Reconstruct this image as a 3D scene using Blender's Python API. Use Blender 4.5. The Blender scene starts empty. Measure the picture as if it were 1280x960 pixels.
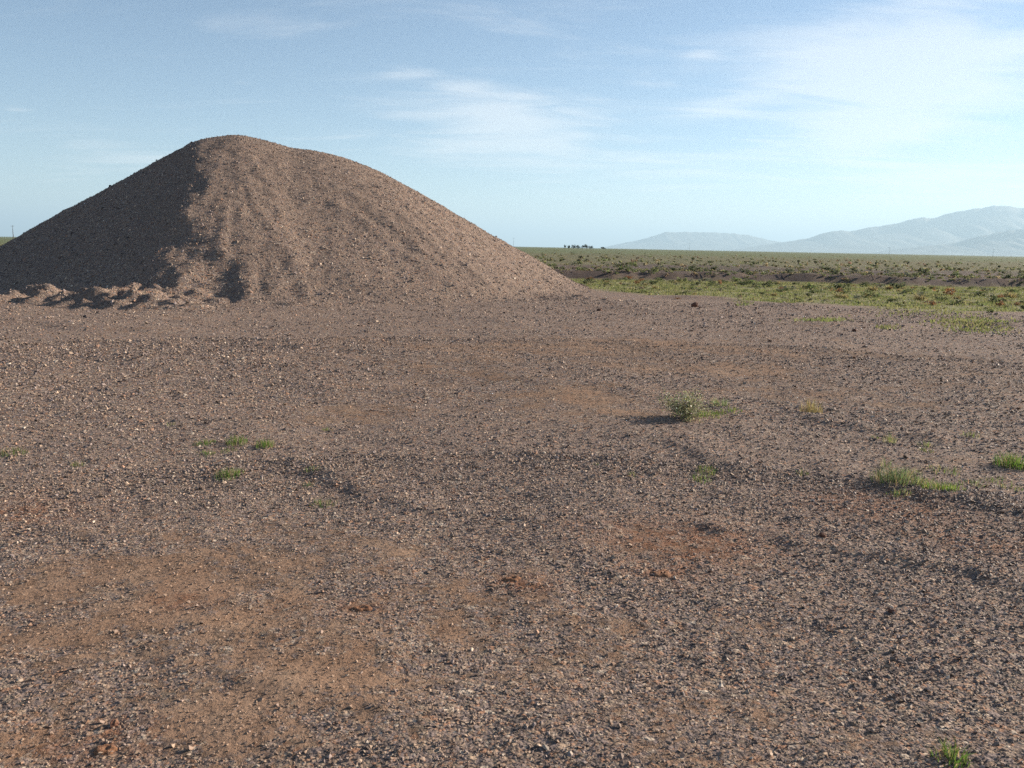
import bpy, bmesh, math, random
import numpy as np
from mathutils import Matrix, Vector

# ------------------------------------------------------------------ camera, sky, sun, exposure
scene = bpy.context.scene
C = scene.collection
EYE = 1.6
FPX = 1065.0                       # focal length in photo pixels (1280 wide)
PITCH = math.radians(9.17)
ROLL = math.radians(1.12)
SUN_EL = math.radians(19.0)
SUN_AZ = math.radians(64.0)        # from +Y (view direction) towards +X
SUN_DIR = np.array([math.sin(SUN_AZ) * math.cos(SUN_EL), math.cos(SUN_AZ) * math.cos(SUN_EL), math.sin(SUN_EL)])

cam_data = bpy.data.cameras.new('camera')
cam = bpy.data.objects.new('camera', cam_data)
C.objects.link(cam)
RCAM = Matrix.Rotation(math.radians(90) - PITCH, 4, 'X') @ Matrix.Rotation(ROLL, 4, 'Z')
cam.matrix_world = Matrix.Translation((0, 0, EYE)) @ RCAM
cam_data.sensor_width = 36.0
cam_data.lens = 36.0 * FPX / 1280.0
cam_data.clip_start = 0.05
cam_data.clip_end = 120000.0
cam_data.dof.use_dof = True
cam_data.dof.focus_distance = 11.0
cam_data.dof.aperture_fstop = 11.0
scene.camera = cam

def link(nt, a, b):
    nt.links.new(a, b)

class NT:
    """tiny helper for node trees"""
    def __init__(self, tree):
        self.t = tree
    def node(self, typ, **kw):
        n = self.t.nodes.new(typ)
        for k, v in kw.items():
            setattr(n, k, v)
        return n
    def put(self, sock, v):
        if isinstance(v, bpy.types.NodeSocket):
            self.t.links.new(v, sock)
        else:
            sock.default_value = v
    def math(self, op, a, b=0.0, c=None, clamp=False):
        n = self.node('ShaderNodeMath', operation=op, use_clamp=clamp)
        self.put(n.inputs[0], a); self.put(n.inputs[1], b)
        if c is not None:
            self.put(n.inputs[2], c)
        return n.outputs[0]
    def vmath(self, op, a, b=(0, 0, 0)):
        n = self.node('ShaderNodeVectorMath', operation=op)
        self.put(n.inputs[0], a); self.put(n.inputs[1], b)
        return n.outputs['Value'] if op in ('DOT_PRODUCT', 'LENGTH', 'DISTANCE') else n.outputs[0]
    def mix(self, fac, a, b):
        n = self.node('ShaderNodeMix', data_type='RGBA')
        self.put(n.inputs[0], fac)
        for s, v in ((n.inputs[6], a), (n.inputs[7], b)):
            self.put(s, v if isinstance(v, bpy.types.NodeSocket) else (*v[:3], 1.0))
        return n.outputs[2]
    def noise(self, vec, scale, detail=4.0, rough=0.55, dist=0.0):
        n = self.node('ShaderNodeTexNoise')
        self.put(n.inputs['Vector'], vec)
        n.inputs['Scale'].default_value = scale
        n.inputs['Detail'].default_value = detail
        n.inputs['Roughness'].default_value = rough
        n.inputs['Distortion'].default_value = dist
        return n.outputs['Fac']
    def ramp(self, fac, stops):
        n = self.node('ShaderNodeValToRGB')
        self.put(n.inputs[0], fac)
        e = n.color_ramp.elements
        while len(e) < len(stops):
            e.new(0.5)
        for el, (p, c) in zip(e, stops):
            el.position = p
            el.color = (*c[:3], 1.0) if hasattr(c, '__len__') else (c, c, c, 1.0)
        return n.outputs[0]
    def smooth(self, v, lo, hi):
        n = self.node('ShaderNodeMapRange', interpolation_type='SMOOTHSTEP')
        self.put(n.inputs[0], v)
        n.inputs[1].default_value = lo; n.inputs[2].default_value = hi
        n.inputs[3].default_value = 0.0; n.inputs[4].default_value = 1.0
        return n.outputs[0]

RN = np.array(RCAM.to_3x3())
def ray(x, y):
    d = RN @ np.array([(x - 640.0) / FPX, (480.0 - y) / FPX, -1.0])
    return d / np.linalg.norm(d)
def gp(x, y, z=0.0):
    """ground point seen at a photo pixel"""
    d = ray(x, y)
    t = (z - EYE) / d[2]
    return np.array([d[0] * t, d[1] * t])
def at_depth(x, y, dist):
    d = ray(x, y)
    return np.array([0, 0, EYE]) + d * (dist / d[1])

world = bpy.data.worlds.new('World')
scene.world = world
world.use_nodes = True
w = NT(world.node_tree)
w.t.nodes.clear()
sky = w.node('ShaderNodeTexSky', sky_type='NISHITA')
sky.sun_disc = False
sky.sun_elevation = SUN_EL
sky.sun_rotation = SUN_AZ
sky.altitude = 2200.0
sky.air_density = 1.0
sky.dust_density = 0.8
sky.ozone_density = 1.2
tc = w.node('ShaderNodeTexCoord')
sep = w.node('ShaderNodeSeparateXYZ')
link(w.t, tc.outputs['Generated'], sep.inputs[0])
zc = w.math('ADD', w.math('MAXIMUM', sep.outputs[2], 0.0), 0.09)
px_ = w.math('DIVIDE', sep.outputs[0], zc)
py_ = w.math('DIVIDE', sep.outputs[1], zc)
comb = w.node('ShaderNodeCombineXYZ')
w.put(comb.inputs[0], px_); w.put(comb.inputs[1], py_)
pl = comb.outputs[0]
def sky_plane(x, y):
    d = ray(x, y)
    return np.array([d[0], d[1]]) / (max(d[2], 0) + 0.09)
def cloud_streak(p0, p1, width, amp):
    """soft elongated patch of thin cloud between two sky directions, on the cloud sheet"""
    a = sky_plane(*p0); b = sky_plane(*p1)
    c = (a + b) / 2; L = np.linalg.norm(b - a) / 2
    u = (b - a) / (2 * L); v = np.array([-u[1], u[0]])
    dx = w.math('SUBTRACT', px_, float(c[0])); dy = w.math('SUBTRACT', py_, float(c[1]))
    q1 = w.math('ADD', w.math('MULTIPLY', dx, float(u[0] / L)), w.math('MULTIPLY', dy, float(u[1] / L)))
    q2 = w.math('ADD', w.math('MULTIPLY', dx, float(v[0] / width)), w.math('MULTIPLY', dy, float(v[1] / width)))
    r2 = w.math('ADD', w.math('MULTIPLY', q1, q1), w.math('MULTIPLY', q2, q2))
    return w.math('MULTIPLY', w.math('EXPONENT', w.math('MULTIPLY', r2, -1.0)), 1.35 * amp)
wisp_vec = w.node('ShaderNodeMapping')
link(w.t, pl, wisp_vec.inputs[0])
wisp_vec.inputs['Rotation'].default_value = (0, 0, math.radians(-28))
wisp_vec.inputs['Scale'].default_value = (0.8, 1.9, 1.0)
wn = w.noise(wisp_vec.outputs[0], 1.5, 9.0, 0.60, 0.6)
wbig = w.noise(pl, 0.45, 3.0, 0.5, 0.3)
streaks = None
for s in (((960, 112), (1300, 20), 0.50, 0.55), ((1000, 190), (1300, 90), 0.45, 0.50), ((850, 150), (960, 115), 0.16, 0.26),
          ((540, 150), (720, 135), 0.50, 0.42), ((500, 200), (790, 165), 0.5, 0.32), ((545, 110), (625, 105), 0.12, 0.30),
          ((485, 95), (545, 88), 0.10, 0.12), ((285, 104), (320, 103), 0.06, 0.20), ((855, 70), (900, 66), 0.06, 0.25),
          ((0, 136), (40, 137), 0.10, 0.26), ((110, 200), (230, 180), 0.4, 0.16), ((640, 225), (900, 205), 0.6, 0.2), ((1000, 250), (1330, 215), 1.6, 0.30), ((1020, 130), (1330, 60), 0.7, 0.08)):
    m = cloud_streak(*s)
    streaks = m if streaks is None else w.math('ADD', streaks, m)
cov = w.math('ADD', w.math('MULTIPLY', w.math('SUBTRACT', wn, 0.5), 1.5), w.math('ADD', streaks, w.math('MULTIPLY', w.math('SUBTRACT', wbig, 0.62), 0.9)))
cmask = w.math('MULTIPLY', w.smooth(cov, -0.08, 0.6), 0.85)
cloud_col = w.mix(0.5, sky.outputs[0], (8.6, 8.4, 8.2))
sky_mix = w.mix(cmask, sky.outputs[0], cloud_col)
bg = w.node('ShaderNodeBackground')
link(w.t, sky_mix, bg.inputs[0])
bg.inputs[1].default_value = 0.062
wo = w.node('ShaderNodeOutputWorld')
link(w.t, bg.outputs[0], wo.inputs[0])

sun_data = bpy.data.lights.new('sun', 'SUN')
sun_data.energy = 5.0
sun_data.angle = math.radians(0.53)
sun_data.color = (1.0, 0.90, 0.76)
sun = bpy.data.objects.new('sun', sun_data)
C.objects.link(sun)
sun.rotation_euler = Vector(SUN_DIR).to_track_quat('Z', 'Y').to_euler()
sun.location = (60, 30, 40)

scene.view_settings.view_transform = 'Standard'
scene.view_settings.look = 'None'
scene.view_settings.exposure = 1.22
scene.view_settings.gamma = 1.0
scene.view_settings.use_curve_mapping = False
scene.render.engine = 'CYCLES'
scene.cycles.use_denoising = False
scene.cycles.max_bounces = 5
scene.cycles.diffuse_bounces = 3
scene.cycles.volume_bounces = 0
scene.cycles.transparent_max_bounces = 4

# ------------------------------------------------------------------ helpers
rng = np.random.default_rng(11)

def perlin(x, y, seed=0):
    x = np.asarray(x, float); y = np.asarray(y, float)
    xi = np.floor(x).astype(np.int64); yi = np.floor(y).astype(np.int64)
    xf = x - xi; yf = y - yi
    u = xf * xf * xf * (xf * (xf * 6 - 15) + 10); v = yf * yf * yf * (yf * (yf * 6 - 15) + 10)
    def g(ix, iy, fx, fy):
        h = (ix * 374761393 + iy * 668265263 + seed * 974711) & 0xFFFFFFFF
        h = ((h ^ (h >> 13)) * 1274126177) & 0xFFFFFFFF
        h = (h ^ (h >> 16)) & 0xFFFF
        a = h * (2 * math.pi / 65536.0)
        return np.cos(a) * fx + np.sin(a) * fy
    n00 = g(xi, yi, xf, yf); n10 = g(xi + 1, yi, xf - 1, yf)
    n01 = g(xi, yi + 1, xf, yf - 1); n11 = g(xi + 1, yi + 1, xf - 1, yf - 1)
    return ((n00 * (1 - u) + n10 * u) * (1 - v) + (n01 * (1 - u) + n11 * u) * v) * 1.5

def fbm(x, y, octaves=4, seed=0, gain=0.5):
    s = 0; a = 1.0
    for k in range(octaves):
        s = s + a * perlin(x * 2 ** k, y * 2 ** k, seed + k * 17)
        a *= gain
    return s

def sstep(x, a, b):
    t = np.clip((x - a) / (b - a), 0, 1)
    return t * t * (3 - 2 * t)

def make_mesh(name, verts, faces, mats, smooth=False, pattrs=None, mat_idx=None):
    """faces: (n,3) or (n,4) array. pattrs: {name: (n,3) colour or (n,) float} per vertex"""
    me = bpy.data.meshes.new(name)
    verts = np.asarray(verts, np.float32); faces = np.asarray(faces, np.int32)
    nf, k = faces.shape
    me.vertices.add(len(verts)); me.vertices.foreach_set('co', verts.ravel())
    me.loops.add(nf * k); me.loops.foreach_set('vertex_index', faces.ravel())
    me.polygons.add(nf)
    me.polygons.foreach_set('loop_start', np.arange(0, nf * k, k, dtype=np.int32))
    me.polygons.foreach_set('use_smooth', np.full(nf, smooth))
    if mat_idx is not None:
        me.polygons.foreach_set('material_index', np.asarray(mat_idx, np.int32))
    for m in (mats if isinstance(mats, (list, tuple)) else [mats]):
        me.materials.append(m)
    for an, av in (pattrs or {}).items():
        av = np.asarray(av, np.float32)
        if av.ndim == 2:
            a = me.attributes.new(an, 'FLOAT_COLOR', 'POINT')
            a.data.foreach_set('color', np.concatenate([av, np.ones((len(av), 1), np.float32)], 1).ravel())
        else:
            a = me.attributes.new(an, 'FLOAT', 'POINT')
            a.data.foreach_set('value', av)
    me.update(calc_edges=True)
    me.validate()
    return me

def add(name, me, loc=(0, 0, 0), rotz=0.0, parent=None, scale=None):
    o = bpy.data.objects.new(name, me)
    C.objects.link(o)
    o.location = loc
    o.rotation_euler = (0, 0, rotz)
    if scale is not None:
        o.scale = scale
    if parent is not None:
        o.parent = parent
    return o

def tag(o, label=None, cat=None, group=None, kind=None):
    if label: o['label'] = label
    if cat: o['category'] = cat
    if group: o['group'] = group
    if kind: o['kind'] = kind
    return o

def srgb(r, g, b):
    f = lambda c: (c / 255 / 12.92) if c / 255 <= 0.04045 else ((c / 255 + 0.055) / 1.055) ** 2.4
    return (f(r), f(g), f(b))

# ------------------------------------------------------------------ materials
def new_mat(name):
    m = bpy.data.materials.new(name)
    m.use_nodes = True
    n = NT(m.node_tree)
    n.t.nodes.clear()
    out = n.node('ShaderNodeOutputMaterial')
    b = n.node('ShaderNodeBsdfPrincipled')
    link(n.t, b.outputs[0], out.inputs[0])
    b.inputs['Roughness'].default_value = 0.85
    b.inputs['Specular IOR Level'].default_value = 0.25
    return m, n, b

def attr(n, name):
    a = n.node('ShaderNodeAttribute')
    a.attribute_name = name
    return a

STONE = [tuple(1.22 * k for k in c) for c in [(0.125, 0.090, 0.075), (0.205, 0.145, 0.112), (0.27, 0.185, 0.130), (0.165, 0.125, 0.112), (0.36, 0.255, 0.18),
         (0.24, 0.180, 0.155), (0.085, 0.068, 0.062), (0.26, 0.145, 0.092), (0.44, 0.35, 0.27), (0.22, 0.165, 0.122)]]

def stone_ramp(n, fac):
    st = sorted(STONE, key=sum)
    r = n.node('ShaderNodeValToRGB')
    r.color_ramp.interpolation = 'CONSTANT'
    n.put(r.inputs[0], fac)
    e = r.color_ramp.elements
    ps = [0.0, 0.08, 0.20, 0.34, 0.48, 0.60, 0.71, 0.81, 0.90, 0.96]
    while len(e) < len(ps):
        e.new(0.5)
    for el, p, c in zip(e, ps, st):
        el.position = p; el.color = (*c, 1)
    return r.outputs[0]

def vor(n, vec, scale, feature='F1', rnd=1.0):
    v = n.node('ShaderNodeTexVoronoi', feature=feature)
    n.put(v.inputs['Vector'], vec)
    v.inputs['Scale'].default_value = scale
    v.inputs['Randomness'].default_value = rnd
    return v

def gravel_layer(n, vec, scale):
    """colour and relief of closely packed small stones"""
    v = vor(n, vec, scale)
    s = n.node('ShaderNodeSeparateColor')
    link(n.t, v.outputs['Color'], s.inputs[0])
    col = stone_ramp(n, s.outputs[0])
    h = n.math('SUBTRACT', 1.0, n.math('MULTIPLY', v.outputs['Distance'], 1.0))
    h = n.math('ADD', h, n.math('MULTIPLY', s.outputs[1], 0.6))
    return col, h

# ground: soil + fine gravel texture, zone colour from the terrain itself
mat_ground, n, b = new_mat('ground')
rust = attr(n, 'rust').outputs['Fac']
farv = attr(n, 'coarse').outputs['Fac']
pos = n.node('ShaderNodeNewGeometry').outputs['Position']
zone = attr(n, 'zone').outputs['Color']
cover = attr(n, 'cover').outputs['Fac']
plain = attr(n, 'plain').outputs['Fac']
gc1, gh1 = gravel_layer(n, pos, 85.0)
gc2, gh2 = gravel_layer(n, pos, 38.0)
sel = n.math('MAXIMUM', n.smooth(n.noise(pos, 9.0, 3.0), 0.45, 0.6), farv)
gcol = n.mix(sel, gc1, gc2)
gh = n.math('ADD', n.math('MULTIPLY', gh1, 0.006), n.math('MULTIPLY', n.math('MULTIPLY', gh2, sel), 0.011))
fine = n.noise(pos, 320.0, 3.0, 0.7)
soil_n = n.noise(pos, 2.3, 6.0, 0.62)
soil = n.ramp(soil_n, [(0.28, (0.30, 0.170, 0.100)), (0.5, (0.37, 0.225, 0.142)), (0.72, (0.41, 0.275, 0.185))])
soil = n.mix(n.math('MULTIPLY', fine, 0.45), soil, (0.15, 0.095, 0.065))
speck = n.math('MULTIPLY', n.smooth(n.math('ADD', cover, n.math('MULTIPLY', n.math('SUBTRACT', n.noise(pos, 26.0, 5.0, 0.75), 0.5), 1.6)), 0.12, 0.45), 1.0)
pad = n.mix(n.math('MULTIPLY', rust, n.smooth(n.noise(pos, 12.0, 5.0, 0.7), 0.35, 0.6)), n.mix(speck, soil, gcol), (0.235, 0.105, 0.055))
tone = n.noise(pos, 0.55, 5.0, 0.6)
pad = n.mix(n.math('MULTIPLY', tone, 0.35), pad, n.mix(0.5, pad, (0.10, 0.085, 0.085)))
patch = n.noise(pos, 0.7, 8.0, 0.7)
zn = n.mix(n.smooth(patch, 0.42, 0.66), zone, n.mix(0.6, zone, (0.20, 0.135, 0.095)))
zn = n.mix(n.math('MULTIPLY', n.noise(pos, 6.0, 6.0, 0.7), 0.5), zn, n.mix(0.5, zn, (0.06, 0.065, 0.03)))
b_col = n.mix(plain, pad, zn)
link(n.t, b_col, b.inputs['Base Color'])
bump = n.node('ShaderNodeBump')
bump.inputs['Strength'].default_value = 1.0
bump.inputs['Distance'].default_value = 1.0
hh = n.math('ADD', n.math('MULTIPLY', gh, speck), n.math('MULTIPLY', fine, 0.0022))
hh = n.math('ADD', hh, n.math('MULTIPLY', n.noise(pos, 45.0, 4.0, 0.65), 0.010))
link(n.t, hh, bump.inputs['Height'])
link(n.t, bump.outputs[0], b.inputs['Normal'])
b.inputs['Roughness'].default_value = 0.95
b.inputs['Specular IOR Level'].default_value = 0.1

# loose stones, colour per stone
mat_stone, n, b = new_mat('stone')
sc_ = attr(n, 'tint').outputs['Color']
pos = n.node('ShaderNodeNewGeometry').outputs['Position']
link(n.t, n.mix(n.math('MULTIPLY', n.noise(pos, 420.0, 3.0, 0.6), 0.55), sc_, n.mix(0.45, sc_, (0.10, 0.08, 0.07))), b.inputs['Base Color'])
b.inputs['Roughness'].default_value = 0.72

# pile surface
mat_pile, n, b = new_mat('pile_gravel')
pos = n.node('ShaderNodeNewGeometry').outputs['Position']
gc1, gh1 = gravel_layer(n, pos, 42.0)
gc2, gh2 = gravel_layer(n, pos, 19.0)
sel = n.smooth(n.noise(pos, 5.0, 3.0), 0.42, 0.6)
col = n.mix(sel, gc1, gc2)
fines = attr(n, 'fines').outputs['Fac']
col = n.mix(n.math('MULTIPLY', fines, 0.75), col, (0.225, 0.162, 0.126))
link(n.t, col, b.inputs['Base Color'])
bump = n.node('ShaderNodeBump')
bump.inputs['Strength'].default_value = 1.0
bump.inputs['Distance'].default_value = 1.0
hh = n.math('ADD', n.math('MULTIPLY', gh1, 0.012), n.math('MULTIPLY', gh2, 0.020))
hh = n.math('ADD', hh, n.math('MULTIPLY', n.noise(pos, 6.0, 6.0, 0.7), 0.06))
link(n.t, hh, bump.inputs['Height'])
link(n.t, bump.outputs[0], b.inputs['Normal'])
b.inputs['Roughness'].default_value = 0.95
b.inputs['Specular IOR Level'].default_value = 0.1

# plants: colour per blade or leaf, with a little light passing through
def plant_mat(name, trans=0.5):
    m, n, b = new_mat(name)
    c = attr(n, 'tint').outputs['Color']
    link(n.t, c, b.inputs['Base Color'])
    b.inputs['Roughness'].default_value = 0.65
    tr = n.node('ShaderNodeBsdfTranslucent')
    link(n.t, c, tr.inputs[0])
    mx = n.node('ShaderNodeMixShader')
    mx.inputs[0].default_value = trans
    link(n.t, b.outputs[0], mx.inputs[1]); link(n.t, tr.outputs[0], mx.inputs[2])
    out = [k for k in n.t.nodes if k.type == 'OUTPUT_MATERIAL'][0]
    link(n.t, mx.outputs[0], out.inputs[0])
    return m
mat_leaf = plant_mat('leaf')
mat_twig, n, b = new_mat('twig')
tn = n.noise(n.node('ShaderNodeNewGeometry').outputs['Position'], 60.0, 3.0)
link(n.t, n.mix(tn, (0.16, 0.11, 0.07), (0.26, 0.19, 0.12)), b.inputs['Base Color'])

mat_rock, n, b = new_mat('rust_rock')
pos = n.node('ShaderNodeNewGeometry').outputs['Position']
link(n.t, n.ramp(n.noise(pos, 38.0, 6.0, 0.65), [(0.3, (0.05, 0.03, 0.025)), (0.55, (0.16, 0.07, 0.045)), (0.75, (0.27, 0.15, 0.09))]), b.inputs['Base Color'])
bp = n.node('ShaderNodeBump'); bp.inputs['Distance'].default_value = 0.01
link(n.t, n.noise(pos, 90.0, 5.0, 0.6), bp.inputs['Height']); link(n.t, bp.outputs[0], b.inputs['Normal'])

mat_dirt, n, b = new_mat('rust_dirt')
pos = n.node('ShaderNodeNewGeometry').outputs['Position']
link(n.t, n.ramp(n.noise(pos, 60.0, 5.0, 0.65), [(0.3, (0.12, 0.05, 0.026)), (0.5, (0.26, 0.12, 0.06)), (0.75, (0.34, 0.19, 0.115))]), b.inputs['Base Color'])
bp = n.node('ShaderNodeBump'); bp.inputs['Distance'].default_value = 0.012
link(n.t, n.noise(pos, 130.0, 5.0, 0.6), bp.inputs['Height']); link(n.t, bp.outputs[0], b.inputs['Normal'])

mat_mountain, n, b = new_mat('mountain_rock')
pos = n.node('ShaderNodeNewGeometry').outputs['Position']
link(n.t, n.ramp(n.noise(pos, 0.004, 7.0, 0.6), [(0.3, (0.07, 0.065, 0.05)), (0.7, (0.16, 0.14, 0.11))]), b.inputs['Base Color'])

mat_wood, n, b = new_mat('weathered_wood')
pos = n.node('ShaderNodeNewGeometry').outputs['Position']
link(n.t, n.mix(n.noise(pos, 3.0, 4.0), (0.06, 0.045, 0.035), (0.12, 0.10, 0.085)), b.inputs['Base Color'])

# ------------------------------------------------------------------ terrain
def polyline_dist(x, y, pts):
    """signed distance across the line, and how far past its ends"""
    best = np.full(np.shape(x), 1e9); dn_ = np.zeros(np.shape(x)); dt_ = np.zeros(np.shape(x))
    for (a, c) in zip(pts[:-1], pts[1:]):
        d = c - a; L = math.sqrt(d @ d); d = d / L
        t = (x - a[0]) * d[0] + (y - a[1]) * d[1]
        dn = -(x - a[0]) * d[1] + (y - a[1]) * d[0]
        over = np.maximum(np.maximum(-t, t - L), 0)
        dd = np.hypot(dn, over)
        m = dd < best
        best = np.where(m, dd, best); dn_ = np.where(m, dn, dn_); dt_ = np.where(m, over, dt_)
    return dn_, dt_

RIDGES = [  # photo pixels along a low ridge of gravel, height, half width
    ([(350, 431), (430, 436), (472, 442)], 0.075, 0.30), ([(30, 403), (110, 408), (180, 412)], 0.085, 0.35),
    ([(480, 401), (560, 398), (640, 404)], 0.07, 0.4), ([(-40, 520), (60, 522), (120, 525)], 0.035, 0.22),
    ([(330, 478), (470, 482), (560, 492)], 0.03, 0.25), ([(150, 450), (260, 452), (330, 446)], 0.04, 0.3),
    ([(470, 628), (600, 645), (760, 662), (900, 668)], 0.022, 0.10), ([(890, 662), (1050, 690), (1160, 706), (1300, 735)], 0.034, 0.09),
    ([(930, 516), (1010, 520), (1080, 535), (1160, 548)], 0.05, 0.16), ([(780, 545), (860, 560), (930, 585)], 0.03, 0.15),
    ([(850, 372), (930, 377), (990, 384)], 0.12, 0.5), ([(750, 384), (850, 392), (960, 398)], 0.07, 0.45),
    ([(960, 405), (1080, 408), (1200, 404), (1300, 408)], 0.07, 0.4), ([(640, 470), (730, 480), (800, 492)], 0.04, 0.25),
    ([(480, 545), (640, 560), (760, 575)], 0.022, 0.16), ([(380, 575), (440, 600), (490, 625)], 0.035, 0.12),
    ([(300, 850), (400, 870), (520, 900)], 0.014, 0.05), ([(1040, 585), (1160, 622), (1300, 640)], 0.035, 0.12),
    ([(60, 660), (160, 668), (260, 655)], 0.018, 0.08), ([(560, 415), (700, 420), (850, 425)], 0.04, 0.4),
    ([(1000, 440), (1120, 446), (1290, 452)], 0.04, 0.35),
]
RIDGES = [([gp(*p) for p in pts], a, hw) for pts, a, hw in RIDGES]

def bank_y(x):
    return 45.0 + 1.3 * perlin(x / 9.0, x * 0 + 3.1, 5) + 0.25 * perlin(x / 1.9, x * 0, 6)

def terrain(x, y, detail=True):
    x = np.asarray(x, float); y = np.asarray(y, float)
    d = np.hypot(x, y)
    fade = 1 - sstep(d, 30, 60)
    h = fade * (0.045 * fbm(x / 4.2, y / 3.2, 2, 3) + 0.016 * perlin(x / 0.9, y / 0.7, 9))
    if detail:
        nf = 1 - sstep(d, 8, 16)
        h = h + nf * (0.0065 * perlin(x / 0.28, y / 0.24, 21) + 0.003 * perlin(x / 0.09, y / 0.09, 22))
    for pts, a, hw in RIDGES:
        q = np.asarray(pts)
        m = (x > q[:, 0].min() - 5 * hw) & (x < q[:, 0].max() + 5 * hw) & (y > q[:, 1].min() - 5 * hw) & (y < q[:, 1].max() + 5 * hw)
        if not np.any(m):
            continue
        xm, ym = x[m], y[m]
        s, ov = polyline_dist(xm + 0.35 * hw * perlin(xm / (2 * hw), ym / (2 * hw), 40), ym + 0.9 * hw * perlin(xm / (3 * hw), ym / (3 * hw), 41), pts)
        s = s / hw
        prof = np.exp(-s * s * np.where(s > 0, 0.35, 1.2)) * np.exp(-(ov / (1.6 * hw)) ** 2)
        h[m] += a * prof * np.clip(0.7 + 0.5 * perlin(xm / (4.5 * hw), ym / (2.5 * hw), 43), 0.1, 1.2)
    # cut bank and the plain behind it
    by = bank_y(x)
    right = sstep(x, -6, 4)
    step = sstep(y - by, -0.25, 0.55) * (0.34 + 0.12 * perlin(x / 3.0, x * 0, 8)) * right * sstep(y, 30, 44)
    h = h + step + right * 0.08 * np.exp(-((y - by - 1.0) / 1.2) ** 2) * (1 + fbm(x / 0.9, y / 0.9, 3, 77))
    far = sstep(d, 40, 60) * (1 - sstep(d, 2000, 6000))
    h = h + far * (0.10 * perlin(x / 9.0, y / 9.0, 31) + 0.10 * perlin(x / 40.0, y / 40.0, 32))
    return h

PADX = [gp(*p) for p in ((720, 360), (760, 364), (900, 375), (1010, 380), (1100, 386), (1280, 393))]
def pad_edge(x):
    xs = np.array([-400, -30] + [p[0] for p in PADX] + [30, 400])
    ys = np.array([60, 60] + [p[1] for p in PADX] + [PADX[-1][1] - 2, PADX[-1][1] - 6])
    return np.interp(x, xs, ys)

SOIL = [(150, 680, 0.9), (260, 830, 0.55), (520, 780, 0.5), (60, 930, 0.4), (60, 780, 0.4), (640, 440, 2.2), (560, 470, 1.0), (690, 505, 0.7),
        (930, 440, 2.4), (850, 680, 0.45), (1100, 625, 0.5), (330, 880, 0.3), (450, 690, 0.4), (640, 740, 0.3), (400, 520, 0.7), (1090, 490, 1.2)]
DENSE = [(620, 590, 1.2), (440, 580, 0.7), (330, 610, 0.6), (1100, 690, 0.7), (1230, 640, 0.8), (950, 600, 1.0), (1050, 530, 0.8), (300, 450, 2.5), (120, 520, 1.3), (90, 850, 0.3), (560, 650, 0.6), (1150, 850, 0.5), (700, 900, 0.3)]
SOIL = [(gp(x, y), r) for x, y, r in SOIL]
DENSE = [(gp(x, y), r) for x, y, r in DENSE]
def cover_of(x, y):
    x = np.asarray(x, float); y = np.asarray(y, float)
    c = 0.66 + 0.30 * fbm(x / 1.9, y / 1.1, 3, 60, 0.6) + 0.26 * fbm(x / 0.35, y / 0.28, 3, 67, 0.7)
    for p, r in SOIL:
        c = c - 0.30 * np.exp(-(((x - p[0]) / (1.4 * r)) ** 2 + ((y - p[1]) / r) ** 2))
    for p, r in DENSE:
        c = c + 0.22 * np.exp(-(((x - p[0]) / (1.4 * r)) ** 2 + ((y - p[1]) / r) ** 2))
    return np.clip(c, 0.12, 1.0)

RUST = [(gp(x, y), r) for x, y, r in ((845, 672, 0.34), (870, 690, 0.2), (826, 718, 0.13), (452, 760, 0.09), (640, 728, 0.10), (660, 738, 0.08), (30, 636, 0.3), (225, 750, 0.12), (130, 925, 0.13),
                                      (1120, 640, 0.35), (1075, 622, 0.25), (1230, 680, 0.2))]
def rust_of(x, y):
    x = np.asarray(x, float); y = np.asarray(y, float)
    v = np.zeros(x.shape)
    for p, r in RUST:
        v = v + np.exp(-(((x - p[0]) / (1.5 * r)) ** 2 + ((y - p[1]) / r) ** 2))
    return np.clip(v * 0.8, 0, 0.8)

def lerp3(a, b, t):
    return np.asarray(a)[None] * (1 - t[:, None]) + np.asarray(b)[None] * t[:, None]

# polar sheet: fine ahead, coarse elsewhere, out to the horizon
az = np.concatenate([np.radians(np.arange(-48, 48, 0.28)), np.radians(np.arange(48, 312, 6.0))])
rr = [0.35]
while rr[-1] < 80: rr.append(rr[-1] * 1.0125 + 0.002)
while rr[-1] < 600: rr.append(rr[-1] * 1.03)
while rr[-1] < 60000: rr.append(rr[-1] * 1.25)
rr = np.array(rr)
A, R = np.meshgrid(az, rr)
gx = (R * np.sin(A)).ravel(); gy = (R * np.cos(A)).ravel()
gx = np.concatenate([gx, [0.0]]); gy = np.concatenate([gy, [0.0]])
gz = terrain(gx, gy)
na, nr = len(az), len(rr)
I = np.arange(nr * na).reshape(nr, na)
In = np.roll(I, -1, axis=1)
quads = np.stack([I[:-1], I[1:], In[1:], In[:-1]], -1).reshape(-1, 4)[:, ::-1]
fan = np.stack([In[0], I[0], np.full(na, nr * na), np.full(na, nr * na)], -1)
cov_v = cover_of(gx, gy)
dpad = gy - pad_edge(gx)
wob = 2.2 * fbm(gx / 3.5, gy / 2.5, 3, 90)
plain_v = sstep(dpad + wob, -1.2, 1.6)
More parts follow.
